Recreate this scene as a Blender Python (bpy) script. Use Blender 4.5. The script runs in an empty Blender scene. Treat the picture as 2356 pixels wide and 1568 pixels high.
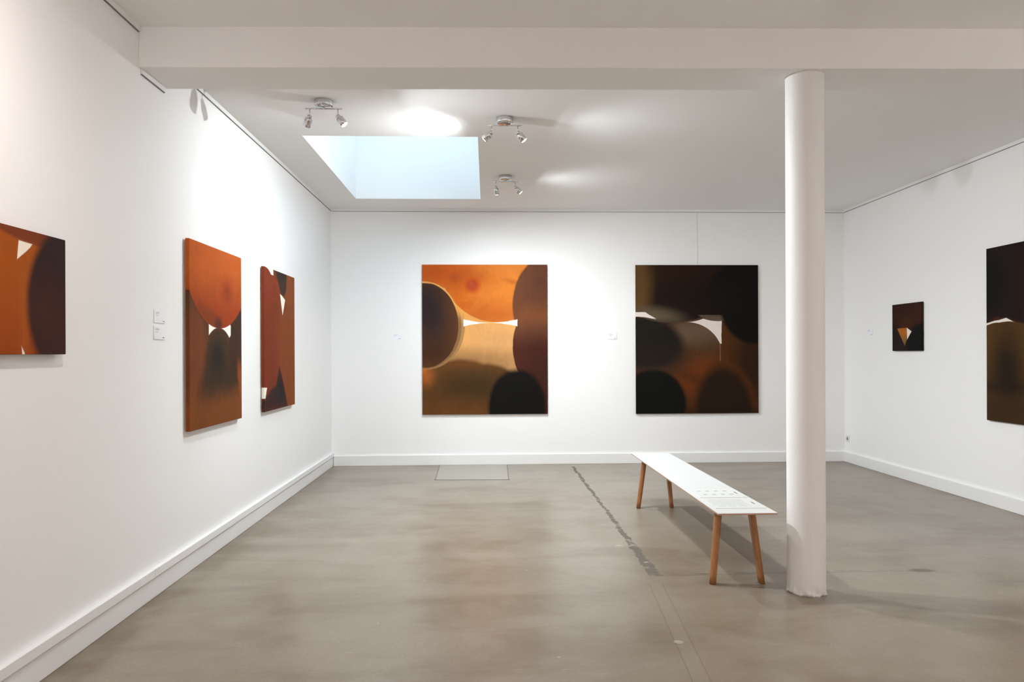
import bpy, bmesh, math, random
from math import pi, sin, cos, sqrt
from mathutils import Matrix, Vector

S = bpy.context.scene
COL = S.collection

# ------------------------------------------------------------------ camera
F_PX, YAW, ROLL, SHIFT = 1612.5, 0.03552, 0.00398, 27.575
cam_d = bpy.data.cameras.new('camera')
cam = bpy.data.objects.new('camera', cam_d)
COL.objects.link(cam)
cam.matrix_world = (Matrix.Translation((0, 0, 1.5)) @ Matrix.Rotation(-YAW, 4, 'Z')
                    @ Matrix.Rotation(pi / 2, 4, 'X') @ Matrix.Rotation(-ROLL, 4, 'Z'))
cam_d.sensor_width = 36
cam_d.lens = F_PX / 2356 * 36
cam_d.shift_y = SHIFT / 2356
cam_d.clip_start = 0.05
S.camera = cam

# ------------------------------------------------------------------ world, exposure
SKY_STRENGTH = 2.7
w = bpy.data.worlds.new('sky')
S.world = w
w.use_nodes = True
bg = w.node_tree.nodes['Background']
bg.inputs['Color'].default_value = (0.67, 0.85, 1.0, 1)
bg.inputs['Strength'].default_value = SKY_STRENGTH
S.view_settings.view_transform = 'Standard'
S.view_settings.look = 'None'
S.view_settings.gamma = 1
S.view_settings.use_curve_mapping = False
S.view_settings.exposure = 0.20
S.cycles.diffuse_bounces = 8
S.cycles.max_bounces = 12
S.cycles.caustics_reflective = False
S.cycles.caustics_refractive = False
S.cycles.sample_clamp_indirect = 4.0

# room measures (metres)
XL, XR, YB, YF = -2.08, 4.90, 9.45, -4.5      # left, right, back, wall behind the camera
ZC, ZF, ZS = 3.44, 3.465, 3.222               # rear ceiling, front ceiling, beam underside
SKX0, SKX1, SKY0, SKY1 = -1.635, -0.075, 6.30, 8.84   # skylight opening
SHAFT = 0.95


# ------------------------------------------------------------------ node expressions
class X:
    """a socket or a number with arithmetic that grows Math nodes"""
    nt = None

    def __init__(s, v): s.v = v

    @staticmethod
    def m(op, *a):
        n = X.nt.nodes.new('ShaderNodeMath'); n.operation = op
        for i, q in enumerate(a):
            q = q.v if isinstance(q, X) else q
            if isinstance(q, (int, float)): n.inputs[i].default_value = q
            else: X.nt.links.new(q, n.inputs[i])
        return X(n.outputs[0])

    def __add__(s, o): return X.m('ADD', s, o)
    __radd__ = __add__
    def __sub__(s, o): return X.m('SUBTRACT', s, o)
    def __rsub__(s, o): return X.m('SUBTRACT', o, s)
    def __mul__(s, o): return X.m('MULTIPLY', s, o)
    __rmul__ = __mul__
    def __truediv__(s, o): return X.m('DIVIDE', s, o)


def mn(a, b): return X.m('MINIMUM', a, b)
def mx(a, b): return X.m('MAXIMUM', a, b)
def absx(a): return X.m('ABSOLUTE', a)


def edge(d, soft):
    """mask 1 where d<0 (inside), 0 outside, blurred over +-soft"""
    n = X.nt.nodes.new('ShaderNodeMapRange'); n.interpolation_type = 'SMOOTHSTEP'
    X.nt.links.new(d.v, n.inputs['Value'])
    n.inputs['From Min'].default_value = -soft
    n.inputs['From Max'].default_value = soft
    n.inputs['To Min'].default_value = 1
    n.inputs['To Max'].default_value = 0
    return X(n.outputs[0])


def ell(u, v, cx, cy, rx, ry, rot=0.0):
    """signed distance-like value of an ellipse"""
    a, b = u - cx, v - cy
    if rot:
        c, s = cos(rot), sin(rot)
        a, b = a * c + b * s, b * c - a * s
    a, b = a / rx, b / ry
    return (X.m('SQRT', a * a + b * b) - 1.0) * min(rx, ry)


def poly(u, v, pts):
    """signed value of a convex polygon given clockwise on screen (v down)"""
    d = None
    n = len(pts)
    for i in range(n):
        (x0, y0), (x1, y1) = pts[i], pts[(i + 1) % n]
        L = math.hypot(x1 - x0, y1 - y0)
        nx, ny = (y1 - y0) / L, -(x1 - x0) / L
        e = (u - x0) * nx + (v - y0) * ny
        d = e if d is None else mx(d, e)
    return d


def srgb(c):
    f = lambda x: x / 12.92 if x <= 0.04045 else ((x + 0.055) / 1.055) ** 2.4
    return tuple(f(q / 255) for q in c) + (1,)


def noise(vec, scale, detail=3, rough=0.55, dist=0.0, stretch=None):
    nt = X.nt
    if stretch:
        mp = nt.nodes.new('ShaderNodeMapping'); mp.inputs['Scale'].default_value = stretch
        nt.links.new(vec, mp.inputs['Vector']); vec = mp.outputs[0]
    n = nt.nodes.new('ShaderNodeTexNoise')
    n.inputs['Scale'].default_value = scale
    n.inputs['Detail'].default_value = detail
    n.inputs['Roughness'].default_value = rough
    n.inputs['Distortion'].default_value = dist
    nt.links.new(vec, n.inputs['Vector'])
    return X(n.outputs['Fac'])


def mixc(a, b, f):
    """colour mix, a/b socket or rgba"""
    n = X.nt.nodes.new('ShaderNodeMix'); n.data_type = 'RGBA'; n.clamp_factor = True
    for q, i in ((a, 6), (b, 7)):
        if isinstance(q, tuple): n.inputs[i].default_value = q
        else: X.nt.links.new(q, n.inputs[i])
    if isinstance(f, X): f = f.v
    if isinstance(f, (int, float)): n.inputs[0].default_value = f
    else: X.nt.links.new(f, n.inputs[0])
    return n.outputs[2]


def new_mat(name, rough=0.6, col=(0.8, 0.8, 0.8, 1), metal=0.0, spec=0.5):
    m = bpy.data.materials.new(name); m.use_nodes = True
    X.nt = m.node_tree
    b = m.node_tree.nodes['Principled BSDF']
    b.inputs['Base Color'].default_value = col
    b.inputs['Roughness'].default_value = rough
    b.inputs['Metallic'].default_value = metal
    b.inputs['Specular IOR Level'].default_value = spec
    return m, b


def objco():
    t = X.nt.nodes.new('ShaderNodeTexCoord')
    return t.outputs['Object']


def sep(vec):
    s = X.nt.nodes.new('ShaderNodeSeparateXYZ'); X.nt.links.new(vec, s.inputs[0])
    return X(s.outputs[0]), X(s.outputs[1]), X(s.outputs[2])


def bump(b, h, strength, dist=0.002):
    n = X.nt.nodes.new('ShaderNodeBump')
    n.inputs['Strength'].default_value = strength
    n.inputs['Distance'].default_value = dist
    X.nt.links.new(h.v, n.inputs['Height'])
    X.nt.links.new(n.outputs[0], b.inputs['Normal'])


def link(sock, inp):
    X.nt.links.new(sock.v if isinstance(sock, X) else sock, inp)


# ------------------------------------------------------------------ materials
def paint_mat(name, col, rough=0.55, var=0.02, bstr=0.06):
    m, b = new_mat(name, rough, col, spec=0.3)
    o = objco()
    n = noise(o, 2.2, 4)
    c2 = tuple(max(0, q * (1 - var * 2)) for q in col[:3]) + (1,)
    link(mixc(col, c2, n), b.inputs['Base Color'])
    bump(b, noise(o, 140, 2), bstr, 0.001)
    return m


M_WALL = paint_mat('white_wall_paint', (0.875, 0.875, 0.875, 1), 0.55, 0.008)
M_CEIL = paint_mat('white_ceiling_paint', (0.89, 0.885, 0.88, 1), 0.6, 0.008)
M_TRIM = paint_mat('white_gloss_trim', (0.83, 0.83, 0.83, 1), 0.38)
M_SHAFT = paint_mat('white_shaft_paint', (0.86, 0.87, 0.87, 1), 0.6)
M_PLASTER = paint_mat('painted_plaster', (0.815, 0.805, 0.795, 1), 0.5, 0.02, 0.15)
M_RAIL, _ = new_mat('white_aluminium_rail', 0.4, (0.80, 0.80, 0.80, 1))
M_RAIL_SHADE, _ = new_mat('painted_rail_shade', 0.6, (0.18, 0.175, 0.17, 1))  # dark tone standing in for shade under the picture rails


FLOOR_V, FLOOR_S = 0.555, 1.22


def floor_mat(name, part):
    """part: plain, strip (repair strip and joints) or joint (cross joint with its pit); same ground everywhere"""
    m, b = new_mat(name, 0.3)
    o = objco()
    x, y, z = sep(o)
    n2 = noise(o, 3.0, 6, 0.65, 0.3)
    n3 = noise(o, 60, 3, 0.7)
    c = mixc(srgb((168, 156, 140)), srgb((186, 175, 161)), edge((noise(o, 0.55, 5, 0.6, 0.4) - 0.5) * -1.0, 0.16))
    c = mixc(c, srgb((148, 134, 118)), edge(0.54 - noise(o, 1.6, 6, 0.66, 0.6, (0.45, 1.4, 1)), 0.13) * 0.8)
    c = mixc(c, srgb((192, 182, 168)), edge(0.55 - n2, 0.12) * 0.42)
    c = mixc(c, srgb((140, 128, 114)), edge(0.52 - n3, 0.2) * 0.3)
    sm = None
    if part == 'plain':
        # darker margin along the walls
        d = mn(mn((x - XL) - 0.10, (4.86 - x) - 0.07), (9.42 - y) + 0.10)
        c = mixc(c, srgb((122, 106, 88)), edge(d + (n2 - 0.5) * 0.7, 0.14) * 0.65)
        # fine pale scratches and chips
        mp = X.nt.nodes.new('ShaderNodeMapping'); mp.inputs['Rotation'].default_value = (0, 0, .6)
        mp.inputs['Scale'].default_value = (1, 7, 1); link(o, mp.inputs['Vector'])
        v2 = X.nt.nodes.new('ShaderNodeTexVoronoi'); v2.inputs['Scale'].default_value = 2.6
        link(mp.outputs[0], v2.inputs['Vector'])
        c = mixc(c, srgb((206, 194, 178)), edge(X(v2.outputs['Distance']) - 0.06, 0.02) * 0.5)
        v = X.nt.nodes.new('ShaderNodeTexVoronoi'); v.inputs['Scale'].default_value = 3.2
        link(o, v.inputs['Vector'])
        c = mixc(c, srgb((214, 204, 190)), edge(X(v.outputs['Distance']) - 0.03, 0.008) * 0.8)
    if part in ('strip', 'joint'):
        holes = noise(o, 11.0, 2)
        wob2 = (noise(o, 26.0, 3, 0.7) - 0.5) * 0.07
        jw = (noise(o, 5, 2) - 0.5) * 0.02
        j1 = mx(mx(absx(y - 4.672 - (x - 1.1) * 0.012 + jw * 0.5) - 0.0035, 1.13 - x), x - 3.05)
        c = mixc(c, srgb((92, 80, 66)), edge(j1, 0.004) * 0.85)
        j1b = mx(mx(absx(y - 4.70 - (x - 1.1) * 0.010 + jw * 1.5) - 0.006, 1.2 - x), x - 3.0)
        c = mixc(c, srgb((98, 88, 76)), edge(j1b, 0.008) * edge(0.50 - holes, 0.1) * 0.9)
    if part == 'joint':
        pit = ell(x, y, 2.97, 4.70, 0.085, 0.035) + wob2 * 0.5
        c = mixc(c, srgb((92, 82, 70)), edge(pit, 0.012) * 0.85)
        c = mixc(c, srgb((214, 205, 192)), edge(ell(x, y, 2.21, 4.66, .035, .02) + wob2 * .4, 0.004) * 0.8)
    if part == 'strip':
        # rough repair strip
        wob = (noise(o, 5.0, 4, 0.65) - 0.5) * 0.09
        width = 0.020 + mx((6.0 - y) * 0.020, 0.0)
        st_ = absx(x - 1.125 + wob) - width + wob2 * 0.65
        st_ = mx(mx(st_, 4.665 - y), y - 9.2)
        sm = edge(st_, 0.007) * edge(0.36 - holes, 0.14)
        grit = noise(o, 190, 2, 0.8)
        c = mixc(c, mixc(srgb((88, 80, 70)), srgb((142, 134, 124)), edge((grit - 0.5) * -1, 0.12)), sm * 0.9)
        q = (y - 3.16) * 0.085
        c = mixc(c, srgb((182, 172, 158)), edge(mx(mx(x - 1.015 - q, 0.93 - x + q), y - 4.52), 0.004) * 0.25)
        c = mixc(c, srgb((108, 94, 78)), edge(mx(mn(absx(x - 0.93 - q + jw * 0.4), absx(x - 1.015 - q + jw * 0.4)) - 0.003, y - 4.52), 0.002) * 0.45)
        j4 = mx(absx(y - 3.60 + jw * 0.8) - 0.002, absx(x - 0.72) - 0.42)
        c = mixc(c, srgb((108, 94, 78)), edge(j4, 0.002) * 0.45)
        for cx, cy, rr in ((1.02, 5.42, .022), (0.985, 3.60, .02), (1.13, 4.98, .015), (1.16, 7.9, .02)):
            e = ell(x, y, cx, cy, rr * 1.3, rr) + wob2 * 0.45
            c = mixc(c, srgb((214, 205, 192)), edge(e, 0.004) * 0.8)
    hv = X.nt.nodes.new('ShaderNodeHueSaturation'); hv.inputs['Value'].default_value = FLOOR_V
    hv.inputs['Saturation'].default_value = FLOOR_S
    link(c, hv.inputs['Color'])
    link(hv.outputs[0], b.inputs['Base Color'])
    rgh = mx(noise(o, 2.0, 4, 0.6, 0.5) * 0.10 + 0.24 + n3 * 0.03, 0.285)
    if sm is not None: rgh = mx(rgh, sm * 0.8)
    link(rgh, b.inputs['Roughness'])
    b.inputs['Specular IOR Level'].default_value = 0.5
    h = n2 * 0.35 + n3 * 0.12
    if sm is not None: h = h + (1.0 - sm) * 0.9
    bump(b, h, 0.12, 0.004)
    return m


M_FLOOR = [floor_mat('polished_concrete', 'plain'), floor_mat('polished_concrete_with_repair', 'strip'),
           floor_mat('polished_concrete_with_joint', 'joint')]


def hatch_mat():
    m, b = new_mat('pale_concrete_infill', 0.3)
    o = objco()
    n = noise(o, 4, 5, 0.6, 0.6)
    link(mixc(srgb((138, 132, 120)), srgb((152, 146, 134)), n), b.inputs['Base Color'])
    bump(b, noise(o, 8, 4), 0.1, 0.003)
    return m


def wood_mat():
    m, b = new_mat('oiled_oak', 0.42)
    o = objco()
    g = noise(o, 9, 5, 0.6, 1.4, (3.2, 3.2, 0.28))
    f = noise(o, 90, 3, 0.6, 0.2, (3.0, 3.0, 0.12))
    c = mixc(srgb((130, 82, 43)), srgb((166, 113, 66)), g)
    c = mixc(c, srgb((124, 70, 36)), edge(0.55 - f, 0.12) * 0.35)
    link(c, b.inputs['Base Color'])
    bump(b, f, 0.12, 0.0008)
    return m


M_OAK = wood_mat()


def ply_mat():
    m, b = new_mat('plywood_edge', 0.5)
    o = objco()
    x, y, z = sep(o)
    s = X.m('SINE', z * 1570.0) * 0.5 + 0.5
    c = mixc(srgb((150, 112, 96)), srgb((190, 152, 132)), s)
    link(c, b.inputs['Base Color'])
    return m


M_LAM = paint_mat('white_laminate', (0.71, 0.71, 0.705, 1), 0.34, 0.01, 0.02)
M_PLY = ply_mat()
M_CHROME, _ = new_mat('polished_chrome', 0.09, (0.66, 0.66, 0.66, 1), 1.0)
M_CARD, _ = new_mat('white_card', 0.45, (0.86, 0.86, 0.90, 1))
M_PAPER, _ = new_mat('laminated_paper', 0.34, (0.73, 0.735, 0.715, 1))
M_INK, _ = new_mat('grey_print', 0.5, (0.36, 0.36, 0.37, 1))
M_INKD, _ = new_mat('black_print', 0.5, (0.06, 0.06, 0.06, 1))
M_INKL, _ = new_mat('pale_print', 0.5, (0.46, 0.47, 0.46, 1))
M_WIRE, _ = new_mat('clear_nylon_line', 0.3, (0.66, 0.66, 0.66, 1))
M_RAW = paint_mat('raw_pine', (0.62, 0.50, 0.34, 1), 0.7)
M_PLASTIC, _ = new_mat('white_plastic', 0.35, (0.70, 0.70, 0.68, 1))
M_GREY, _ = new_mat('grey_seal', 0.5, (0.15, 0.14, 0.125, 1))


def glow_mat(name, col, strength):
    m = bpy.data.materials.new(name); m.use_nodes = True
    nt = m.node_tree; nt.nodes.clear()
    e = nt.nodes.new('ShaderNodeEmission'); e.inputs[0].default_value = col; e.inputs[1].default_value = strength
    o = nt.nodes.new('ShaderNodeOutputMaterial'); nt.links.new(e.outputs[0], o.inputs[0])
    return m


M_BULB = glow_mat('lit_lamp_glass', (1.0, 0.95, 0.88, 1), 14.0)


def glass_mat():
    m = bpy.data.materials.new('clear_roof_glass'); m.use_nodes = True
    nt = m.node_tree; nt.nodes.clear()
    t = nt.nodes.new('ShaderNodeBsdfTransparent'); t.inputs[0].default_value = (0.93, 0.96, 0.97, 1)
    g = nt.nodes.new('ShaderNodeBsdfGlossy'); g.inputs['Roughness'].default_value = 0.02
    x = nt.nodes.new('ShaderNodeMixShader'); x.inputs[0].default_value = 0.06
    o = nt.nodes.new('ShaderNodeOutputMaterial')
    nt.links.new(t.outputs[0], x.inputs[1]); nt.links.new(g.outputs[0], x.inputs[2])
    nt.links.new(x.outputs[0], o.inputs[0])
    return m


M_GLASS = glass_mat()


# ------------------------------------------------------------------ mesh helpers
def bm_new(): return bmesh.new()


def bx(bm, x0, x1, y0, y1, z0, z1, mi=0):
    v = [bm.verts.new((x, y, z)) for x in (x0, x1) for y in (y0, y1) for z in (z0, z1)]
    for q in ((0, 1, 3, 2), (4, 6, 7, 5), (0, 4, 5, 1), (2, 3, 7, 6), (0, 2, 6, 4), (1, 5, 7, 3)):
        f = bm.faces.new([v[i] for i in q]); f.material_index = mi
    return v


def tube(bm, a, b, r0, r1=None, seg=32, mi=0, caps=True):
    a, b = Vector(a), Vector(b); r1 = r0 if r1 is None else r1
    d = (b - a).normalized()
    t = Vector((0, 0, 1)) if abs(d.z) < 0.9 else Vector((1, 0, 0))
    p = d.cross(t).normalized(); q = d.cross(p)
    A = [bm.verts.new(a + p * cos(2 * pi * i / seg) * r0 + q * sin(2 * pi * i / seg) * r0) for i in range(seg)]
    B = [bm.verts.new(b + p * cos(2 * pi * i / seg) * r1 + q * sin(2 * pi * i / seg) * r1) for i in range(seg)]
    for i in range(seg):
        j = (i + 1) % seg
        f = bm.faces.new((A[i], A[j], B[j], B[i])); f.smooth = True; f.material_index = mi
    if caps:
        for r in (A[::-1], B):
            f = bm.faces.new(r); f.material_index = mi


def lathe(bm, prof, seg=48, mi=0, mat=None):
    """profile of (r, z) round local z; ends at r=0 close the shape"""
    rings = []
    for r, z in prof:
        if r < 1e-6: rings.append([bm.verts.new((0, 0, z))])
        else: rings.append([bm.verts.new((r * cos(2 * pi * i / seg), r * sin(2 * pi * i / seg), z)) for i in range(seg)])
    if mat is not None:
        for ring in rings:
            for v in ring: v.co = mat @ v.co
    for A, B in zip(rings, rings[1:]):
        for i in range(seg):
            j = (i + 1) % seg
            if len(A) == 1 and len(B) == 1: continue
            if len(A) == 1: f = bm.faces.new((A[0], B[j], B[i]))
            elif len(B) == 1: f = bm.faces.new((A[i], A[j], B[0]))
            else: f = bm.faces.new((A[i], A[j], B[j], B[i]))
            f.smooth = True; f.material_index = mi


def obj(name, bm, mats, parent=None, loc=(0, 0, 0), rot=(0, 0, 0), bevel=0.0, seg=2):
    bmesh.ops.recalc_face_normals(bm, faces=bm.faces)
    me = bpy.data.meshes.new(name); bm.to_mesh(me); bm.free()
    for m in (mats if isinstance(mats, (list, tuple)) else [mats]): me.materials.append(m)
    o = bpy.data.objects.new(name, me); COL.objects.link(o)
    o.location = loc; o.rotation_euler = rot
    if parent: o.parent = parent
    if bevel:
        md = o.modifiers.new('bevel', 'BEVEL'); md.width = bevel; md.segments = seg; md.limit_method = 'ANGLE'
        md.angle_limit = math.radians(40)
    return o


def empty(name, loc, rz=0.0):
    o = bpy.data.objects.new(name, None); COL.objects.link(o)
    o.empty_display_size = 0.1
    o.location = loc; o.rotation_euler = (0, 0, rz)
    return o


def tag(o, label, cat, group=None):
    o['label'] = label; o['category'] = cat
    if group: o['group'] = group
    return o


def struct(o): o['kind'] = 'structure'; return o


# ------------------------------------------------------------------ room shell
T = 0.2
TOP = 4.6
bm = bm_new()
gx = [XL - T, .62, 1.42, 3.2, XR + T]; gy = [YF - T, 2.0, 4.55, 4.80, 9.3, YB + T]
gv = [[bm.verts.new((a, b_, 0)) for b_ in gy] for a in gx]
lv = [[bm.verts.new((a, b_, -.2)) for b_ in gy] for a in gx]
for i in range(4):
    for j in range(5):
        f = bm.faces.new((gv[i][j], gv[i + 1][j], gv[i + 1][j + 1], gv[i][j + 1]))
        f.material_index = 1 if i == 1 and 1 <= j <= 3 else (2 if i == 2 and j == 2 else 0)
        bm.faces.new((lv[i][j], lv[i][j + 1], lv[i + 1][j + 1], lv[i + 1][j]))
for i in range(4):
    bm.faces.new((gv[i][0], lv[i][0], lv[i + 1][0], gv[i + 1][0])); bm.faces.new((gv[i][5], gv[i + 1][5], lv[i + 1][5], lv[i][5]))
for j in range(5):
    bm.faces.new((gv[0][j], gv[0][j + 1], lv[0][j + 1], lv[0][j])); bm.faces.new((gv[4][j], lv[4][j], lv[4][j + 1], gv[4][j + 1]))
struct(obj('floor', bm, M_FLOOR))
bm = bm_new(); bx(bm, XL - T, XL, YF, YB, 0, ZF + 0.1); struct(obj('wall_left', bm, M_WALL))
bm = bm_new(); bx(bm, XR, XR + T, YF, YB, 0, ZF + 0.1); struct(obj('wall_right', bm, M_WALL))
bm = bm_new(); bx(bm, XL - T, XR + T, YB, YB + T, 0, ZF + 0.1); struct(obj('wall_back', bm, M_WALL))
bm = bm_new(); bx(bm, XL - T, XR + T, YF - T, YF, 0, ZF + 0.1); struct(obj('wall_front', bm, M_WALL))

# ceiling: lower rear bay with the skylight opening and its shaft, slightly higher front bay
bm = bm_new()
YM = 4.35
bx(bm, XL, SKX0, YM, YB, ZC, ZC + .25)
bx(bm, SKX1, XR, YM, YB, ZC, ZC + .25)
bx(bm, SKX0, SKX1, YM, SKY0, ZC, ZC + .25)
bx(bm, SKX0, SKX1, SKY1, YB, ZC, ZC + .25)
bx(bm, XL, XR, YF, YM, ZF, ZF + .25)
st = 0.15
zs0, zs1 = ZC + .25, ZC + SHAFT
bx(bm, SKX0 - st, SKX0, SKY0 - st, SKY1 + st, zs0, zs1)
bx(bm, SKX1, SKX1 + st, SKY0 - st, SKY1 + st, zs0, zs1)
bx(bm, SKX0, SKX1, SKY0 - st, SKY0, zs0, zs1)
bx(bm, SKX0, SKX1, SKY1, SKY1 + st, zs0, zs1)
struct(obj('ceiling', bm, M_CEIL))

# roof light on top of the shaft
bm = bm_new()
fw = 0.06
bx(bm, SKX0 - .1, SKX0 + fw, SKY0 - .1, SKY1 + .1, zs1, zs1 + .08)
bx(bm, SKX1 - fw, SKX1 + .1, SKY0 - .1, SKY1 + .1, zs1, zs1 + .08)
bx(bm, SKX0 + fw, SKX1 - fw, SKY0 - .1, SKY0 + fw, zs1, zs1 + .08)
bx(bm, SKX0 + fw, SKX1 - fw, SKY1 - fw, SKY1 + .1, zs1, zs1 + .08)
win = struct(obj('window_1', bm, M_TRIM))
bm = bm_new(); bx(bm, SKX0 + fw, SKX1 - fw, SKY0 + fw, SKY1 - fw, zs1 + .04, zs1 + .05)
obj('pane', bm, M_GLASS, win)

# daylight portal in the roof light (guides sampling, adds no light)
pd = bpy.data.lights.new('roof_light_portal', 'AREA'); pd.shape = 'RECTANGLE'
pd.size = SKX1 - SKX0; pd.size_y = SKY1 - SKY0; pd.cycles.is_portal = True
po = bpy.data.objects.new('roof_light_portal', pd); COL.objects.link(po)
po.location = ((SKX0 + SKX1) / 2, (SKY0 + SKY1) / 2, zs1 + .12)

# dropped beam, very slightly askew
bm = bm_new()
v = bx(bm, XL, XR, 0, 1, ZS, ZF + .02)
for q in v:
    base = 4.235 if q.co.y < .5 else 4.585
    q.co.y = base - 0.0209 * q.co.x
struct(obj('trim_1', bm, M_CEIL, bevel=0.004))


# skirting boards
def skirting(name, pts_fn):
    bm = bm_new(); pts_fn(bm); struct(obj(name, bm, M_TRIM, bevel=0.003))


def sk_left(bm):
    y1 = YB
    bx(bm, XL, XL + .022, YF, y1, 0, .120)
    for a, b in ((YF, 1.2), (1.203, 4.392), (4.396, y1)):
        bx(bm, XL, XL + .032, a, b, .126, .178)


skirting('baseboard_left', sk_left)
skirting('baseboard_back', lambda bm: bx(bm, XL + .03, XR, YB - .022, YB, 0, .136))
skirting('baseboard_right', lambda bm: bx(bm, XR - .022, XR, YF, YB - .022, 0, .134))
skirting('baseboard_front', lambda bm: bx(bm, XL + .03, XR - .022, YF, YF + .022, 0, .134))


# picture rails: white profile, dark strip beneath painted in for the shadow gap
def rail(name, x0, x1, y0, y1, z1, side):
    """side: which wall it is fixed to"""
    h, p = .034, .013
    bm = bm_new()
    if side == 'L': bx(bm, XL, XL + p, y0, y1, z1 - h, z1); s = (XL, XL + p * .8, y0, y1)
    if side == 'R': bx(bm, XR - p, XR, y0, y1, z1 - h, z1); s = (XR - p * .8, XR, y0, y1)
    if side == 'B': bx(bm, x0, x1, YB - p, YB, z1 - h, z1); s = (x0, x1, YB - p * .8, YB)
    r = struct(obj(name, bm, M_RAIL, bevel=0.001))
    bm = bm_new(); bx(bm, *s, z1 - h - .003, z1 - h + .0005)
    obj('rail_shade_strip', bm, M_RAIL_SHADE, r)


rail('trim_2', 0, 0, YF, 4.27, ZF, 'L')
rail('trim_3', 0, 0, 4.30, 4.60, ZS, 'L')
rail('trim_4', 0, 0, 4.66, YB - .013, ZC, 'L')
rail('trim_5', XL + .013, XR - .013, 0, 0, ZC, 'B')
rail('trim_6', 0, 0, 4.52, YB - .013, ZC, 'R')

# ------------------------------------------------------------------ column
bm = bm_new()
R = .1137
random.seed(4)
seg = 96
zz = [0, .012, .025, .04, .055, .075, .1] + [.2 + i * .3 for i in range(10)] + [ZS - .012, ZS]
rings = []
for z in zz:
    ring = []
    for i in range(seg):
        a = 2 * pi * i / seg
        rr = R
        if z < .06:
            k = (1 - z / .06)
            rr = R + .002 * k + k * .010 * (sin(a * 7 + z * 90) * .5 + sin(a * 19 + 1.3) * .35 + random.uniform(-.6, .4))
        if z > ZS - .01: rr = R + .002
        ring.append(bm.verts.new((rr * cos(a), rr * sin(a), z)))
    rings.append(ring)
for A, B in zip(rings, rings[1:]):
    for i in range(seg):
        j = (i + 1) % seg
        f = bm.faces.new((A[i], A[j], B[j], B[i])); f.smooth = True
bm.faces.new(rings[0][::-1]); bm.faces.new(rings[-1])
tag(obj('column', bm, M_PLASTER, loc=(1.9954, 4.328, 0)),
    'round white plastered column with chipped foot, carrying the beam beside the bench', 'column')

# ------------------------------------------------------------------ inset floor patch
bm = bm_new()
pts = [(-.640, 9.415), (.262, 9.415), (.250, 8.29), (-.620, 8.33)]
lo = [bm.verts.new((x, y, 0.0002)) for x, y in pts]; hi = [bm.verts.new((x, y, .002)) for x, y in pts]
bm.faces.new(hi); bm.faces.new(lo[::-1])
for i in range(4): bm.faces.new((lo[i], lo[(i + 1) % 4], hi[(i + 1) % 4], hi[i]))
hp = tag(obj('floor_patch', bm, hatch_mat()), 'pale square concrete infill set in the floor against the back wall', 'floor patch')
bm = bm_new()


def strip(bm, a, b, w, z0, z1):
    a, b = Vector(a), Vector(b); d = (b - a).normalized(); n = Vector((-d.y, d.x)) * w / 2
    q = [a - n, b - n, b + n, a + n]
    lo = [bm.verts.new((p.x, p.y, z0)) for p in q]; hi = [bm.verts.new((p.x, p.y, z1)) for p in q]
    bm.faces.new(hi); bm.faces.new(lo[::-1])
    for i in range(4): bm.faces.new((lo[i], lo[(i + 1) % 4], hi[(i + 1) % 4], hi[i]))


strip(bm, pts[0], (pts[3][0], pts[3][1] - .01), .012, .0003, .0028)
strip(bm, pts[1], (pts[2][0], pts[2][1] - .01), .012, .0003, .0028)
strip(bm, (pts[3][0] - .01, pts[3][1]), (pts[2][0] + .01, pts[2][1]), .022, .0003, .0028)
obj('joint', bm, M_GREY, hp)


# ------------------------------------------------------------------ paintings
GAIN = {'amber_square': .90, 'rust_bow': .76, 'russet_panel': .82, 'amber_bow': .85, 'dark_wedge': .88,
        'ember_small': .9, 'dark_vault': .85}


def painting(fn, label, centre, wid, hei, wall, depth=.028, gap=.012):
    """wall: L, R or B.  Canvas front faces local -Y; u runs left to right, V downwards in units of the width."""
    rz = {'B': 0, 'L': pi / 2, 'R': -pi / 2}[wall]
    e = empty('painting', centre, rz)
    tag(e, label, 'painting')
    # canvas box, softly rounded edges
    bm = bm_new(); bx(bm, -wid / 2, wid / 2, -depth, 0, -hei / 2, hei / 2)
    m, b = new_mat(fn.__name__ + '_canvas', 0.75, spec=0.12)
    o = objco()
    x, y, z = sep(o)
    wobn = (noise(o, 5, 3, 0.6) - 0.5) * 0.012
    u = x / wid + 0.5 + wobn
    v = (hei / 2 - z) / wid + wobn
    c = fn(u, v, o)
    # canvas weave and washy pigment
    nw = noise(o, 3.2, 6, 0.65, 0.8)
    hsv = X.nt.nodes.new('ShaderNodeHueSaturation'); link(c, hsv.inputs['Color'])
    wv = noise(o, 320, 2, 0.6)
    nb = noise(o, 9.0, 6, 0.7, 1.5, (1, 1, .5))
    # bare white ground keeps its tone, stained areas vary
    bw = X.nt.nodes.new('ShaderNodeRGBToBW'); link(c, bw.inputs[0])
    k = edge(X(bw.outputs[0]) - 0.62, 0.08)
    g = GAIN[fn.__name__]
    wash = (nw * 0.46 + 0.75 + (nb - 0.5) * 0.30 + (wv - 0.5) * 0.26) * g
    link(wash * k + (1.0 - k) * 0.97, hsv.inputs['Value'])
    link(hsv.outputs[0], b.inputs['Base Color'])
    bump(b, wv, 0.25, 0.0008)
    obj('canvas', bm, m, e, bevel=0.003)
    # stretcher bars behind, touching the wall
    bm = bm_new(); a, t, g1 = .02, .04, gap - .0015
    if wid > .3:
        X0, X1, Z0, Z1 = -wid / 2 + a, wid / 2 - a, -hei / 2 + a, hei / 2 - a
        bx(bm, X0, X0 + t, 0, g1, Z0, Z1); bx(bm, X1 - t, X1, 0, g1, Z0, Z1)
        bx(bm, X0 + t, X1 - t, 0, g1, Z0, Z0 + t); bx(bm, X0 + t, X1 - t, 0, g1, Z1 - t, Z1)
    obj('stretcher', bm, M_RAW, e)
    return e


def C(*c): return srgb(c)


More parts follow.
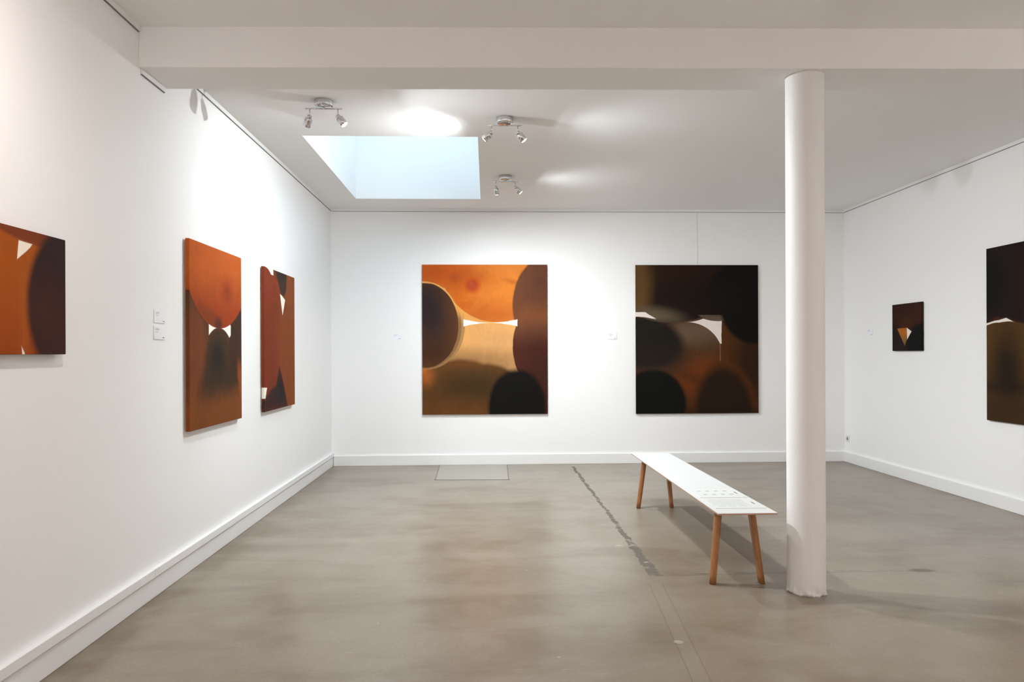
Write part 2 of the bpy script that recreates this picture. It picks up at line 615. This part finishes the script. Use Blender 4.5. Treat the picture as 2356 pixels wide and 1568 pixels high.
# each painting is described in the pixel frame of a study of it and scaled to its width
def amber_bow(u, v, o):
    s = 1128.0
    P = lambda x, y: ((x - 122) / s, (y - 108) / s)
    E = lambda cx, cy, rx, ry, rot=0: ell(u, v, *P(cx, cy), rx / s, ry / s, rot)
    n = noise(o, 2.6, 5, 0.6, 1.0)
    n2 = noise(o, 1.6, 3)
    # orange upper field
    c = mixc(C(196, 98, 26), C(214, 124, 46), edge(P(620, 0)[0] - u + (n - .5) * .5, .22))
    c = mixc(c, C(176, 72, 24), E(380, 190, 330, 110) is not None and edge(E(330, 190, 330, 90), .10) * .75)
    c = mixc(c, C(218, 132, 58), edge(E(900, 130, 190, 45), .07) * .6)
    c = mixc(c, C(176, 76, 26), edge(E(760, 560, 260, 90), .10) * .6)
    c = mixc(c, C(150, 76, 30), edge(E(940, 262, 70, 18, .25), .02) * .5)
    c = mixc(c, C(170, 56, 24), edge(E(575, 295, 62, 62), .028) * .85)
    c = mixc(c, C(168, 78, 52), edge(E(570, 290, 26, 26), .02) * .6)
    c = mixc(c, C(158, 70, 36), edge(E(410, 228, 38, 34), .04) * .6)
    # pale band under the big orange lobe
    lobe = E(790, 0, 540, 627)
    lobe = mn(lobe, v - (258 - 108) / s - u * 0.30)
    c = mixc(c, C(226, 160, 84), edge(lobe * -1.0, .002))
    c = mixc(c, C(206, 132, 58), edge(lobe * -1.0, .03) * edge(v - P(0, 520)[1], .12) * .5)
    # peach lower field
    ux = (u - P(735, 0)[0]) / (243 / s)
    q = mn(ux * ux, 1.3)
    up = q * (-32 / s) + (632 - 108) / s
    lw = q * (32 / s) + (633 - 108) / s
    peach = lw - v
    c2 = mixc(C(226, 164, 96), C(176, 132, 86), edge(P(0, 930)[1] - v - (n2 - .5) * .2, .14))
    c2 = mixc(c2, C(198, 150, 100), edge(E(830, 800, 200, 130), .12) * .6)
    c2 = mixc(c2, C(140, 100, 58), edge(E(620, 960, 330, 70), .07) * .6)
    c = mixc(c, c2, edge(peach, .0022))
    # brown dome, lower field
    low = P(0, 970)[1] - v + 0.02
    c = mixc(c, C(196, 112, 50), edge(mx(P(0, 1010)[1] - v, u - P(330, 0)[0]), .05))
    dome = E(470, 1370, 480, 408)
    dome = mn(dome, E(700, 1330, 340, 330))
    dome = mn(dome, P(0, 1290)[1] - v + 0.02)
    dc = mixc(C(66, 46, 22), C(98, 62, 28), edge(E(620, 1200, 330, 150) * -1.0, .12))
    dc = mixc(dc, C(110, 66, 30), edge(E(470, 990, 230, 45), .05) * .7)
    c = mixc(c, dc, edge(dome, .022))
    c = mixc(c, C(182, 100, 46), edge(E(150, 1110, 60, 70), .06) * .8)
    c = mixc(c, C(104, 58, 24), edge(P(0, 1360)[1] - v, .10) * .45)
    # right hand lobes
    rl = mn(E(1240, 480, 305, 440), P(1100, 0)[0] - u + 0 * v + mx(v - .12, 0) * 3)
    r1 = E(1240, 480, 305, 440)
    r2 = E(1240, 850, 305, 420)
    rc = mixc(C(104, 62, 40), C(74, 34, 22), edge(P(0, 740)[1] - v, .12))
    rc = mixc(rc, C(124, 70, 38), edge(E(1130, 560, 170, 60), .07) * .8)
    rc = mixc(rc, C(80, 46, 36), edge(E(1190, 270, 90, 150), .10) * .6)
    rc = mixc(rc, C(50, 26, 20), edge(E(1180, 1050, 160, 260), .12) * .6)
    c = mixc(c, rc, edge(r1, .008)); c = mixc(c, rc, edge(r2, .004))
    c = mixc(c, rc, edge(P(1000, 0)[0] - u + mx(P(0, 560)[1] - v, 0) * 5, .004) * edge(P(0, 520)[1] - v, .02))
    # black dome
    blk = mn(E(975, 1400, 262, 345), mx(mx(P(720, 0)[0] - u, P(0, 1380)[1] - v), u - P(1180, 0)[0]))
    c = mixc(c, C(14, 12, 10), edge(blk, .022))
    # left disc with its halo
    c = mixc(c, C(160, 122, 78), edge(E(160, 655, 345, 395), .006) * edge(P(0, 600)[1] - v, .07) * .9)
    c = mixc(c, C(136, 98, 58), edge(E(150, 655, 325, 390), .004) * edge(P(0, 560)[1] - v, .07) * .9)
    disc = E(150, 655, 297, 380)
    c = mixc(c, C(230, 176, 104), edge(absx(disc - .006) - .003, .003) * edge(v - P(0, 470)[1], .06))
    lc = mixc(C(86, 52, 28), C(52, 36, 36), edge(E(190, 560, 150, 260, -.2), .10))
    lc = mixc(lc, C(40, 32, 38), edge(E(170, 440, 110, 150), .09) * .6)
    lc = mixc(lc, C(58, 34, 22), edge(E(200, 900, 190, 90), .08) * .6)
    c = mixc(c, lc, edge(disc, .003))
    # white bow
    bow = mx(mx(up - v, v - lw), mx(P(493, 0)[0] - u, u - P(978, 0)[0]))
    c = mixc(c, C(240, 236, 228), edge(bow, .0016))
    return c


def dark_wedge(u, v, o):
    s = 1105.0
    P = lambda x, y: ((x - 130) / s, (y - 115) / s)
    E = lambda cx, cy, rx, ry, rot=0: ell(u, v, *P(cx, cy), rx / s, ry / s, rot)
    n2 = noise(o, 1.7, 4)
    # lower field
    c = mixc(C(62, 36, 14), C(92, 48, 16), edge(E(690, 1050, 260, 240), .16))
    c = mixc(c, C(104, 82, 64), edge(E(680, 730, 260, 120), .06))
    c = mixc(c, C(78, 56, 34), edge(E(760, 860, 160, 90), .10) * .8)
    c = mixc(c, C(116, 56, 16), edge(E(720, 1110, 170, 150), .12) * .8)
    c = mixc(c, C(52, 40, 34), edge(E(330, 960, 240, 110), .12) * .9)
    c = mixc(c, C(58, 30, 12), edge(E(660, 1130, 120, 40, .4), .05) * .7)
    # dark disc left
    c = mixc(c, C(30, 26, 20), edge(E(190, 800, 370, 222, .12), .035))
    c = mixc(c, C(40, 28, 22), edge(E(300, 930, 220, 70), .07) * .7)
    # right brown panel
    rp = mx(P(900, 0)[0] - u, P(0, 560)[1] - v)
    pc = mixc(C(72, 42, 16), C(46, 26, 12), edge(E(1180, 1000, 160, 260), .10))
    pc = mixc(pc, C(86, 46, 14), edge(mx(P(905, 0)[0] - u, u - P(960, 0)[0]), .03) * .4)
    c = mixc(c, pc, edge(rp, .003))
    # lower right dome and its ridge
    c = mixc(c, C(82, 42, 13), edge(E(930, 1400, 290, 430, -.12), .03) * .75)
    c = mixc(c, C(38, 24, 12), edge(E(930, 1450, 260, 420, -.10), .035))
    c = mixc(c, C(34, 20, 10), edge(P(0, 1400)[1] - v, .05) * .6)
    # upper field
    topc = mixc(C(34, 20, 12), C(22, 13, 9), edge(P(700, 0)[0] - u, .25))
    topc = mixc(topc, C(46, 24, 12), edge(E(640, 200, 320, 90), .12) * .6)
    topc = mixc(topc, C(92, 66, 34), edge(mx(u - P(255, 0)[0], v - P(0, 540)[1]) - (n2 - .5) * .1, .07) * .95)
    topc = mixc(topc, C(96, 84, 66), edge(E(340, 560, 200, 60, .15), .045) * .9)
    top = mn(mx(E(440, 270, 520, 360), v - P(0, 632)[1]), E(900, 300, 420, 312))
    top = mn(top, v - P(0, 500)[1])
    c = mixc(c, topc, edge(top, .003))
    # grey brown sliver over the wedge
    c = mixc(c, C(110, 92, 78), edge(mx(E(870, 470, 230, 146), P(0, 560)[1] - v), .003) * .9)
    # big black lobe
    blk = mn(E(1200, 440, 320, 380), E(1050, 350, 260, 240))
    c = mixc(c, C(13, 11, 9), edge(blk, .02))
    c = mixc(c, C(24, 15, 10), edge(E(760, 400, 300, 160), .12) * .7)
    c = mixc(c, C(12, 12, 9), edge(E(290, 1350, 292, 302) + (n2 - .5) * .02, .02))
    # wedge of bare white
    W = C(226, 214, 208)
    a = poly(u, v, [P(570, 631), P(650, 610), P(718, 583), P(905, 640), P(903, 820)][:4] )
    w1 = mx(mx(u - P(903, 0)[0], P(575, 0)[0] - u), E(590, 960, 330, 335) * -1.0)
    # upper limit: two arcs meeting in a small peak
    arcL = E(520, 300, 480, 330) * -1.0
    arcR = E(860, 470, 230, 146) * -1.0
    w1 = mx(w1, mx(mx(arcL, arcR), P(0, 560)[1] - v))
    w1 = mx(w1, v - P(0, 818)[1])
    c = mixc(c, W, edge(w1, .0022))
    # small wedge at the left edge
    w2 = mx(mx(u - P(345, 0)[0], E(480, 240, 420, 380) * -1.0), E(180, 800, 400, 222, .12) * -1.0)
    w2 = mx(mx(w2, P(0, 535)[1] - v), v - P(0, 640)[1])
    c = mixc(c, W, edge(w2, .0025) * edge(u - P(300, 0)[0], .02))
    c = mixc(c, C(176, 120, 84), edge(mx(absx(u - P(888, 0)[0]) - .0022, mx(P(0, 815)[1] - v, v - P(0, 970)[1])), .0025) * .7)
    return c


def rust_bow(u, v, o):
    n2 = noise(o, 3, 4)
    c = mixc(C(94, 57, 34), C(136, 73, 33), edge(1.02 - v + (n2 - .5) * .2, .16))
    # lower cone shape
    cone = mn(ell(u, v, .52, 1.15, .33, .565), ell(u, v, .52, 1.25, .44, .50))
    cc = mixc(C(66, 48, 32), C(128, 72, 32), edge(1.08 - v + (n2 - .5) * .15, .12))
    cc = mixc(cc, C(34, 32, 30), edge(ell(u, v, .50, .83, .11, .12), .07) * .9)
    cc = mixc(cc, C(60, 44, 30), edge(ell(u, v, .52, .95, .26, .12), .09) * .6)
    c = mixc(c, cc, edge(cone, .03))
    c = mixc(c, C(132, 68, 34), edge(mx(u - .30, ell(u, v, .10, .75, .16, .3)), .06) * .6)
    # right dark flank
    fl = mx(ell(u, v, 1.12, .72, .40, .36), .35 - v)
    c = mixc(c, C(66, 44, 32), edge(fl, .012))
    c = mixc(c, C(166, 82, 36), edge(ell(u, v, .98, 1.0, .06, .16, -.3), .03) * .7)
    # upper lobe
    lob = ell(u, v, .52, .06, .62, .53)
    tc = mixc(C(190, 92, 34), C(156, 62, 26), edge(.34 - v + (n2 - .5) * .2, .2))
    tc = mixc(tc, C(134, 44, 28), edge(ell(u, v, .68, .29, .10, .08), .08) * .7)
    tc = mixc(tc, C(118, 62, 30), edge(ell(u, v, .34, .52, .22, .06, .3), .05) * .6)
    tc = mixc(tc, C(88, 46, 30), edge(ell(u, v, .51, .56, .07, .05), .03) * .9)
    c = mixc(c, tc, edge(lob, .004))
    c = mixc(c, C(96, 50, 24), edge(absx(lob - .006) - .003, .004) * .7)
    # bow
    b1 = mx(mx(.326 - u, u - .76), lob * -1.0)
    low = ell(u, v, .52, .90, .33, .315)
    b1 = mx(b1, low * -1.0)
    b1 = mx(b1, v - .66)
    c = mixc(c, C(238, 232, 220), edge(mx(b1, ell(u, v, .52, .60, .262, .09)), .003))
    return c


def russet_panel(u, v, o):
    n2 = noise(o, 2.4, 5)
    c = mixc(C(124, 52, 28), C(136, 70, 34), edge(.42 - u + (n2 - .5) * .3, .2))
    c = mixc(c, C(142, 78, 42), edge(ell(u, v, .85, .2, .14, .22), .08) * .6)
    c = mixc(c, C(134, 56, 40), edge(ell(u, v, .16, .14, .16, .2), .10) * .6)
    # dark notch shape at top
    dk = poly(u, v, [(.30, -.05), (.715, -.05), (.70, .16), (.62, .235), (.50, .20)])
    c = mixc(c, C(66, 50, 40), edge(dk, .014))
    c = mixc(c, C(44, 40, 36), edge(ell(u, v, .5, .03, .17, .05), .04) * .6)
    # dark spire below
    sp = mx(mx(ell(u, v, .02, .78, .47, .46, 0) * -1.0, .90 - v), poly(u, v, [(.47, .90), (.53, 1.0), (.76, 1.35), (-.3, 1.35), (.2, 1.1)]))
    left = mx(u - .5, 1.14 - v + mx(u * -0.2, -.2) )
    sp = poly(u, v, [(.47, .88), (.60, 1.10), (.80, 1.36), (.2, 1.36), (.36, 1.08)])
    sp = mn(sp, poly(u, v, [(-.1, 1.16), (.22, 1.12), (.38, 1.05), (.7, 1.4), (-.1, 1.4)]))
    sc = mixc(C(60, 36, 32), C(42, 32, 36), edge(ell(u, v, .47, 1.16, .13, .10), .06))
    sc = mixc(sc, C(92, 44, 28), edge(1.30 - v, .05) * .7)
    c = mixc(c, sc, edge(sp, .022))
    # bare white pieces
    W = C(240, 234, 222)
    w1 = poly(u, v, [(.477, .20), (.56, .228), (.665, .247), (.567, .419)])
    w2 = mx(mx(u - .272, ell(u, v, .02, .20, .26, .20) * -1.0), mx(v - .055, .03 - u))
    w3 = poly(u, v, [(-.05, 1.10), (.068, 1.106), (.02, 1.205), (-.05, 1.20)])
    c = mixc(c, W, edge(mn(mn(w1, w2), w3), .0022))
    return c


def amber_square(u, v, o):
    # width .57, seen portion from u = .2 on
    n2 = noise(o, 4, 4)
    c = mixc(C(160, 80, 18), C(148, 66, 16), edge(.6 - v + (n2 - .5) * .3, .3))
    c = mixc(c, C(166, 94, 34), edge(absx(u - .46) - .03, .05) * edge(.25 - v, .1) * .4)
    # rust corner on top
    top = poly(u, v, [(-.2, -.2), (1.2, -.2), (1.2, .10), (.60, .105), (.40, .085), (-.2, -.02)])
    c = mixc(c, C(118, 56, 26), edge(top, .02))
    # dark lobe right
    dk = mn(ell(u, v, 1.12, .56, .62, .68), poly(u, v, [(.80, -.1), (1.2, -.1), (1.2, .5), (.72, .3)]))
    dc = mixc(C(58, 34, 30), C(48, 32, 30), edge(v - .4, .2))
    dc = mixc(dc, C(70, 36, 24), edge(ell(u, v, .78, .62, .14, .3), .1) * .5)
    c = mixc(c, dc, edge(dk, .05))
    W = C(240, 230, 212)
    w1 = poly(u, v, [(.405, .095), (.585, .103), (.49, .17), (.385, .255), (.395, .17)])
    w1 = mx(w1, ell(u, v, 1.12, .56, .735, .70) * -1.0)
    w2 = poly(u, v, [(.435, .905), (.53, 1.05), (.45, 1.05)])
    c = mixc(c, W, edge(mn(w1, w2), .005))
    return c


def ember_small(u, v, o):
    c = mixc(C(50, 26, 16), C(30, 20, 20), edge(.42 - v, .12))
    c = mixc(c, C(60, 26, 18), edge(ell(u, v, .85, .3, .25, .2), .12) * .7)
    c = mixc(c, C(66, 34, 12), edge(ell(u, v, .46, .42, .22, .13), .07) * .9)
    c = mixc(c, C(16, 15, 14), edge(ell(u, v, .95, .85, .42, .42), .05))
    c = mixc(c, C(34, 22, 20), edge(ell(u, v, .08, .8, .28, .4), .08) * .8)
    tri = poly(u, v, [(.18, .505), (.53, .50), (.53, .70), (.44, .86)])
    c = mixc(c, mixc(C(168, 98, 34), C(126, 96, 50), edge(.68 - v, .08)), edge(tri, .018))
    w1 = poly(u, v, [(.515, .50), (.672, .575), (.525, .735)])
    c = mixc(c, C(236, 222, 210), edge(w1, .006))
    return c


def dark_vault(u, v, o):
    c = mixc(C(32, 20, 16), C(24, 16, 13), edge(.25 - u, .2))
    c = mixc(c, C(17, 17, 16), edge(ell(u, v, .02, .22, .14, .17), .06) * .9)
    c = mixc(c, C(46, 22, 12), edge(ell(u, v, .34, .2, .09, .25), .08) * .6)
    roof = poly(u, v, [(-.1, .50), (.172, .352), (.40, .47), (1.1, .62), (1.1, .9), (-.1, .9)])
    c = mixc(c, C(78, 36, 20), edge(mx(roof, v - .60), .012))
    # olive dome
    dome = ell(u, v, .14, .80, .50, .368)
    dc = mixc(C(86, 60, 26), C(40, 28, 16), edge(ell(u, v, .16, .72, .12, .22), .10))
    dc = mixc(dc, C(58, 40, 22), edge(.86 - v, .06) * .9)
    dc = mixc(dc, C(36, 24, 16), edge(absx(v - .80) - .03, .05) * .8)
    c = mixc(c, dc, edge(mn(dome, .75 - v), .004))
    W = C(232, 222, 212)
    gp = mx(dome * -1.0, mx((.434 - u * .147) - v, (.411 + (u - .156) * .44) - v))
    gp = mx(mx(gp, v - .46), u - .25)
    c = mixc(c, W, edge(gp, .002))
    return c


# left wall: canvas back plane sits gap off the wall.  front X = XL + gap + depth
GAP = .012


def on_left(fn, label, y0, y1, z0, z1, d=.028):
    return painting(fn, label, (XL + GAP, (y0 + y1) / 2, (z0 + z1) / 2), y1 - y0, z1 - z0, 'L', d)


def on_right(fn, label, y0, y1, z0, z1, d=.022):
    return painting(fn, label, (XR - .008, (y0 + y1) / 2, (z0 + z1) / 2), y1 - y0, z1 - z0, 'R', d, .008)


def on_back(fn, label, x0, x1, z0, z1, d=.022):
    return painting(fn, label, ((x0 + x1) / 2, YB - .008, (z0 + z1) / 2), x1 - x0, z1 - z0, 'B', d, .008)


on_left(amber_square, 'amber painting with dark brown lobe, cut by the left edge of the photo', 2.90, 3.472, 1.502, 2.055)
on_left(rust_bow, 'tall rust orange painting with a small white bow on the left wall', 4.885, 5.905, .968, 2.298)
on_left(russet_panel, 'russet painting with white sliver and notched top, nearest the far left corner', 6.505, 7.515, .966, 2.306)
on_back(amber_bow, 'bright orange and brown painting with white bow shape on the back wall', -.867, .814, .679, 2.688)
on_back(dark_wedge, 'near black and brown painting with white wedge on the back wall', 2.013, 3.693, .670, 2.684)
on_right(ember_small, 'smallest painting, dark with amber and white triangles, on the right wall', 7.690, 8.260, 1.507, 2.058)
on_right(dark_vault, 'large dark painting with olive dome, cut by the right edge of the photo', 5.0, 6.670, .828, 2.496)


# ------------------------------------------------------------------ wall labels
def wall_label(label, centre, wid, hei, wall, group):
    rz = {'B': 0, 'L': pi / 2, 'R': -pi / 2}[wall]
    e = empty('wall_label', centre, rz)
    tag(e, label, 'label', group)
    bm = bm_new(); bx(bm, -wid / 2, wid / 2, -.006, 0, -hei / 2, hei / 2)
    obj('card', bm, M_CARD, e)
    bm = bm_new()
    k = hei / .085
    x0 = -wid / 2 + .016
    for z, l, t in ((.026, .042, .0026), (.020, .052, .0026), (.010, .038, .0016), (.002, .034, .0016)):
        # words of uneven length
        x = x0
        random.seed(int(l * 1e4))
        while x < x0 + l:
            wd = random.uniform(.006, .013)
            bx(bm, x, min(x + wd, x0 + l), -.0066, -.006, z * k - t / 2, z * k + t / 2)
            x += wd + .002
    obj('text', bm, M_INK, e)
    bm = bm_new()
    for i, h in enumerate((.006, .0045, .0052)):
        bx(bm, wid / 2 - .034 + i * .0075, wid / 2 - .034 + i * .0075 + .0055, -.0066, -.006, -hei / 2 + .009, -hei / 2 + .009 + h)
    obj('logo', bm, M_INKD, e)


G = 'small white text labels beside the paintings'
wall_label('upper of two white text labels on the left wall', (XL, 4.525, 1.740), .148, .083, 'L', G)
wall_label('lower of two white text labels on the left wall', (XL, 4.522, 1.637), .146, .083, 'L', G)
wall_label('white text label left of the bright orange painting on back wall', (-1.205, YB, 1.728), .115, .082, 'B', G)
wall_label('white text label left of the near black painting on back wall', (1.697, YB, 1.722), .118, .082, 'B', G)
wall_label('white text label left of the smallest painting on right wall', (XR, 8.80, 1.747), .118, .082, 'R', G)

# hanging line above the dark painting
bm = bm_new()
tube(bm, (2.861, YB - .006, 3.40), (2.868, YB - .006, 2.64), .0016, seg=8)
tag(obj('hanging_wire', bm, M_WIRE), 'thin clear hanging line from rail down to the near black painting', 'wire')

# socket and blanking plate low on the right wall
e = tag(empty('power_socket', (XR, 9.362, .318), -pi / 2), 'white power socket low on the right wall beside the corner', 'socket')
bm = bm_new(); bx(bm, -.043, .043, -.009, 0, -.043, .043); obj('faceplate', bm, M_PLASTIC, e, bevel=.003)
bm = bm_new(); tube(bm, (0, -.0095, 0), (0, -.007, 0), .021, seg=32); obj('outlet', bm, M_GREY, e)
e = tag(empty('cable_cover', (XR, 8.765, .305), -pi / 2), 'flush white blanking plate low on the right wall near the socket', 'cover')
bm = bm_new(); bx(bm, -.08, .08, -.004, 0, -.022, .022); obj('plate', bm, M_WALL, e, bevel=.0015)


# ------------------------------------------------------------------ bench
bench = tag(empty('bench', (1.615, 5.605, 0)), 'long low white topped bench with splayed oak legs beside the column', 'bench')
BX, BY, BZ = .1875, 1.307, .50


def stadium(bm, c0, c1, w0, d0, w1, d1, tw, flat):
    """leg with one flat face (towards -flat*x) and one rounded face, from bottom c0 to top c1"""
    def ring(c, w, d, z):
        pts = []
        n = 16
        for i in range(n + 1):
            a = -pi / 2 + pi * i / n
            pts.append((cos(a) * w * .75, sin(a) * d))
        pts.append((-w * .55, d * .96)); pts.append((-w * .60, d * .86))
        pts.append((-w * .60, -d * .86)); pts.append((-w * .55, -d * .96))
        out = []
        for x, y in pts:
            x *= flat
            xr = x * cos(tw) - y * sin(tw); yr = x * sin(tw) + y * cos(tw)
            out.append(bm.verts.new((c[0] + xr, c[1] + yr, z)))
        return out
    N = 8
    rs = []
    for i in range(N + 1):
        t = i / N
        c = [c0[k] + (c1[k] - c0[k]) * t for k in range(3)]
        rs.append(ring(c, w0 + (w1 - w0) * t, d0 + (d1 - d0) * t, c[2]))
    for A, B in zip(rs, rs[1:]):
        m = len(A)
        for i in range(m):
            j = (i + 1) % m
            f = bm.faces.new((A[i], A[j], B[j], B[i])); f.smooth = True
    bm.faces.new(rs[0]); bm.faces.new(rs[-1])


bm = bm_new(); bx(bm, -BX, BX, -BY, BY, BZ - .011, BZ - .002); top = obj('bench_top', bm, M_PLY, bench, bevel=.001)
bm = bm_new(); bx(bm, -BX, BX, -BY, BY, BZ - .002, BZ)
obj('laminate', bm, M_LAM, top, bevel=.0008)
for sy in (-1, 1):
    bm = bm_new(); bx(bm, -.150, .150, sy * 1.045 - .022, sy * 1.045 + .022, BZ - .036, BZ - .011)
    obj('crossbar', bm, M_OAK, bench, bevel=.003)
for sx in (-1, 1):
    for sy in (-1, 1):
        bm = bm_new()
        stadium(bm, (0, 0, 0), (-sx * .054, -sy * .040, BZ - .012), .026, .027, .031, .032, 0.0, sx)
        obj('leg', bm, M_OAK, bench, loc=(sx * .162, sy * 1.112, 0))


# ------------------------------------------------------------------ laminated sheets on the bench
def sheet(label, cx, cy, kind):
    e = tag(empty('information_sheet', (cx, cy, BZ)), label, 'sheet', 'laminated sheets on the bench')
    wx, wy = .165, .150
    bm = bm_new(); bx(bm, -wx, wx, -wy, wy, .0002, .0035)
    obj('page', bm, M_PAPER, e, bevel=.0008)
    random.seed(11)
    z0, z1 = .0035, .0040
    if kind == 'text':
        bm = bm_new()
        # columns of text, lines running along the bench
        for k in range(17):
            x = -.135 + k * .0135
            y = .118
            end = -.112 if k % 5 else -.05
            while y > end:
                l = random.uniform(.008, .026)
                bx(bm, x - .0018, x + .0018, max(y - l, end), y, z0, z1)
                y -= l + .006
        obj('text', bm, M_INKL, e)
    else:
        # two rows of small thumbnails with captions
        for r in range(2):
            for k in range(4):
                x = -.115 + k * .062 + (.012 if r else 0); y = .065 - r * .115
                bm = bm_new()
                bx(bm, x - .010, x + .010, y - .016, y + .012, z0, z1)
                bx(bm, x + .0115, x + .0145, y - .020, y + .018, z0, z1)
                bx(bm, x + .016, x + .018, y - .012, y + .018, z0, z1)
                obj('thumbnail', bm, M_INKL, e)
    bm = bm_new()
    y = .030
    for i in range(5):
        bx(bm, .128, .136 - .001 * (i % 2), y - .011, y, z0, z1); y -= .014
    obj('heading', bm, M_INKD, e)


sheet('laminated text sheet nearest the column on the bench top', 1.620, 4.577, 'text')
sheet('laminated sheet of small pictures, second from the near bench end', 1.624, 4.912, 'pics')


# ------------------------------------------------------------------ twin spotlights
def aim_matrix(d):
    """local -Z along d"""
    return Vector(d).to_track_quat('-Z', 'Y').to_matrix().to_4x4()


def head_meshes():
    bm = bm_new()
    # collar and can, hanging along -Z from the joint
    lathe(bm, [(0, .002), (.016, .002), (.019, -.001), (.019, -.018), (.014, -.020), (.0275, -.024),
               (.0295, -.027), (.0295, -.088), (.0275, -.089), (.0265, -.084), (.0, -.080)], 48)
    can = bm
    bm = bm_new()
    lathe(bm, [(.0, -.0805), (.024, -.0805), (.0262, -.085), (.0245, -.089), (.014, -.0925), (0, -.0935)], 32)
    return can, bm


def twin_spot(label, x, y, zc, rz, dirs, powers, bar_z=-.062, warm=(.91, .975, 1.0), cones=None, group='twin chrome spotlights on the ceiling'):
    e = tag(empty('twin_spotlight', (x, y, zc), rz), label, 'spotlight', group)
    bm = bm_new()
    lathe(bm, [(0, 0), (.070, 0), (.0715, -.003), (.0715, -.040), (.068, -.045), (.045, -.050), (0, -.052)], 64)
    obj('canopy', bm, M_CHROME, e)
    bm = bm_new()
    tube(bm, (-.141, 0, bar_z), (.141, 0, bar_z), .0058, seg=20)
    tube(bm, (0, 0, -.05), (0, 0, bar_z), .008, seg=20)
    obj('bar', bm, M_CHROME, e)
    can, lamp = None, None
    for i, sx in enumerate((-1, 1)):
        bm = bm_new()
        tube(bm, (sx * .108, 0, bar_z), (sx * .108, 0, bar_z - .058), .0045, seg=16)
        obj('arm', bm, M_CHROME, e)
        d = Vector(dirs[i]).normalized()
        d_loc = Matrix.Rotation(-rz, 3, 'Z') @ d
        c, l = head_meshes()
        mat = aim_matrix(d_loc); mat.translation = Vector((sx * .108, 0, bar_z - .058)) - d_loc * .006
        h = obj('lamp_head', c, M_CHROME, e); h.matrix_local = mat
        b = obj('bulb', l, M_BULB, h); b['label'] = 'glowing white bulb face'
        for half, blend, pw in ((46, 1.0, powers[i][0]), (79, 1.0, powers[i][1]), (88, .15, powers[i][2] if len(powers[i]) > 2 else 0)):
            if not pw: continue
            ld = bpy.data.lights.new('spot', 'SPOT'); ld.energy = pw
            ld.spot_size = math.radians(half * 2); ld.spot_blend = blend
            ld.shadow_soft_size = .012; ld.color = warm
            lo = bpy.data.objects.new('spot', ld); COL.objects.link(lo); lo.parent = h
            lo.location = (0, 0, -.097)
            ld.cycles.max_bounces = 8
    return e


twin_spot('twin chrome spotlight nearest the left wall, close to the beam', -1.245, 5.425, ZC, -.02,
          [(-.40, .42, -.80), (.62, -.03, -.78)], ((8, 6, 2.4), (11, 350, 1.6)))
twin_spot('twin chrome spotlight beside the near right corner of the skylight', .153, 5.79, ZC, .0,
          [(-.76, .25, -.60), (.63, .06, -.75)], ((22, 180, 1.4), (38, 172, 2.2)))
twin_spot('twin chrome spotlight beside the far right corner of the skylight', .209, 7.69, ZC, .04,
          [(.16, .35, -.92), (.68, .12, -.66)], ((15, 222), (14, 84, 2.6)))

# unseen fixtures in the front bay, over and behind the camera; after the first, added as fill
WARM = (.97, .875, .83)
twin_spot('twin chrome spotlight on the front bay ceiling, nearest the amber painting', -.9, 2.4, ZF, pi / 2,
          [(-.62, .25, -.75), (-.62, -.3, -.75)], ((5, 46),) * 2, warm=WARM)
twin_spot('added unseen twin chrome spotlight on the front bay ceiling, above the viewer', 1.4, 1.0, ZF, 0,
          [(-.3, .3, -.9), (.5, .3, -.8)], ((19, 52),) * 2, warm=WARM)
twin_spot('added unseen bounce fill spotlight on the front bay ceiling, behind the viewer', 0.8, -2.0, ZF, 0,
          [(-.5, -.8, -.40), (.5, -.8, -.40)], ((160, 400),) * 2, warm=WARM)  # added to wash the front wall so it bounces light forward
twin_spot('added unseen twin chrome spotlight on the front bay ceiling, nearest the right wall', 3.6, 1.6, ZF, pi / 2,
          [(.7, -.3, -.6), (.7, .4, -.6)], ((50, 106),) * 2, warm=WARM)
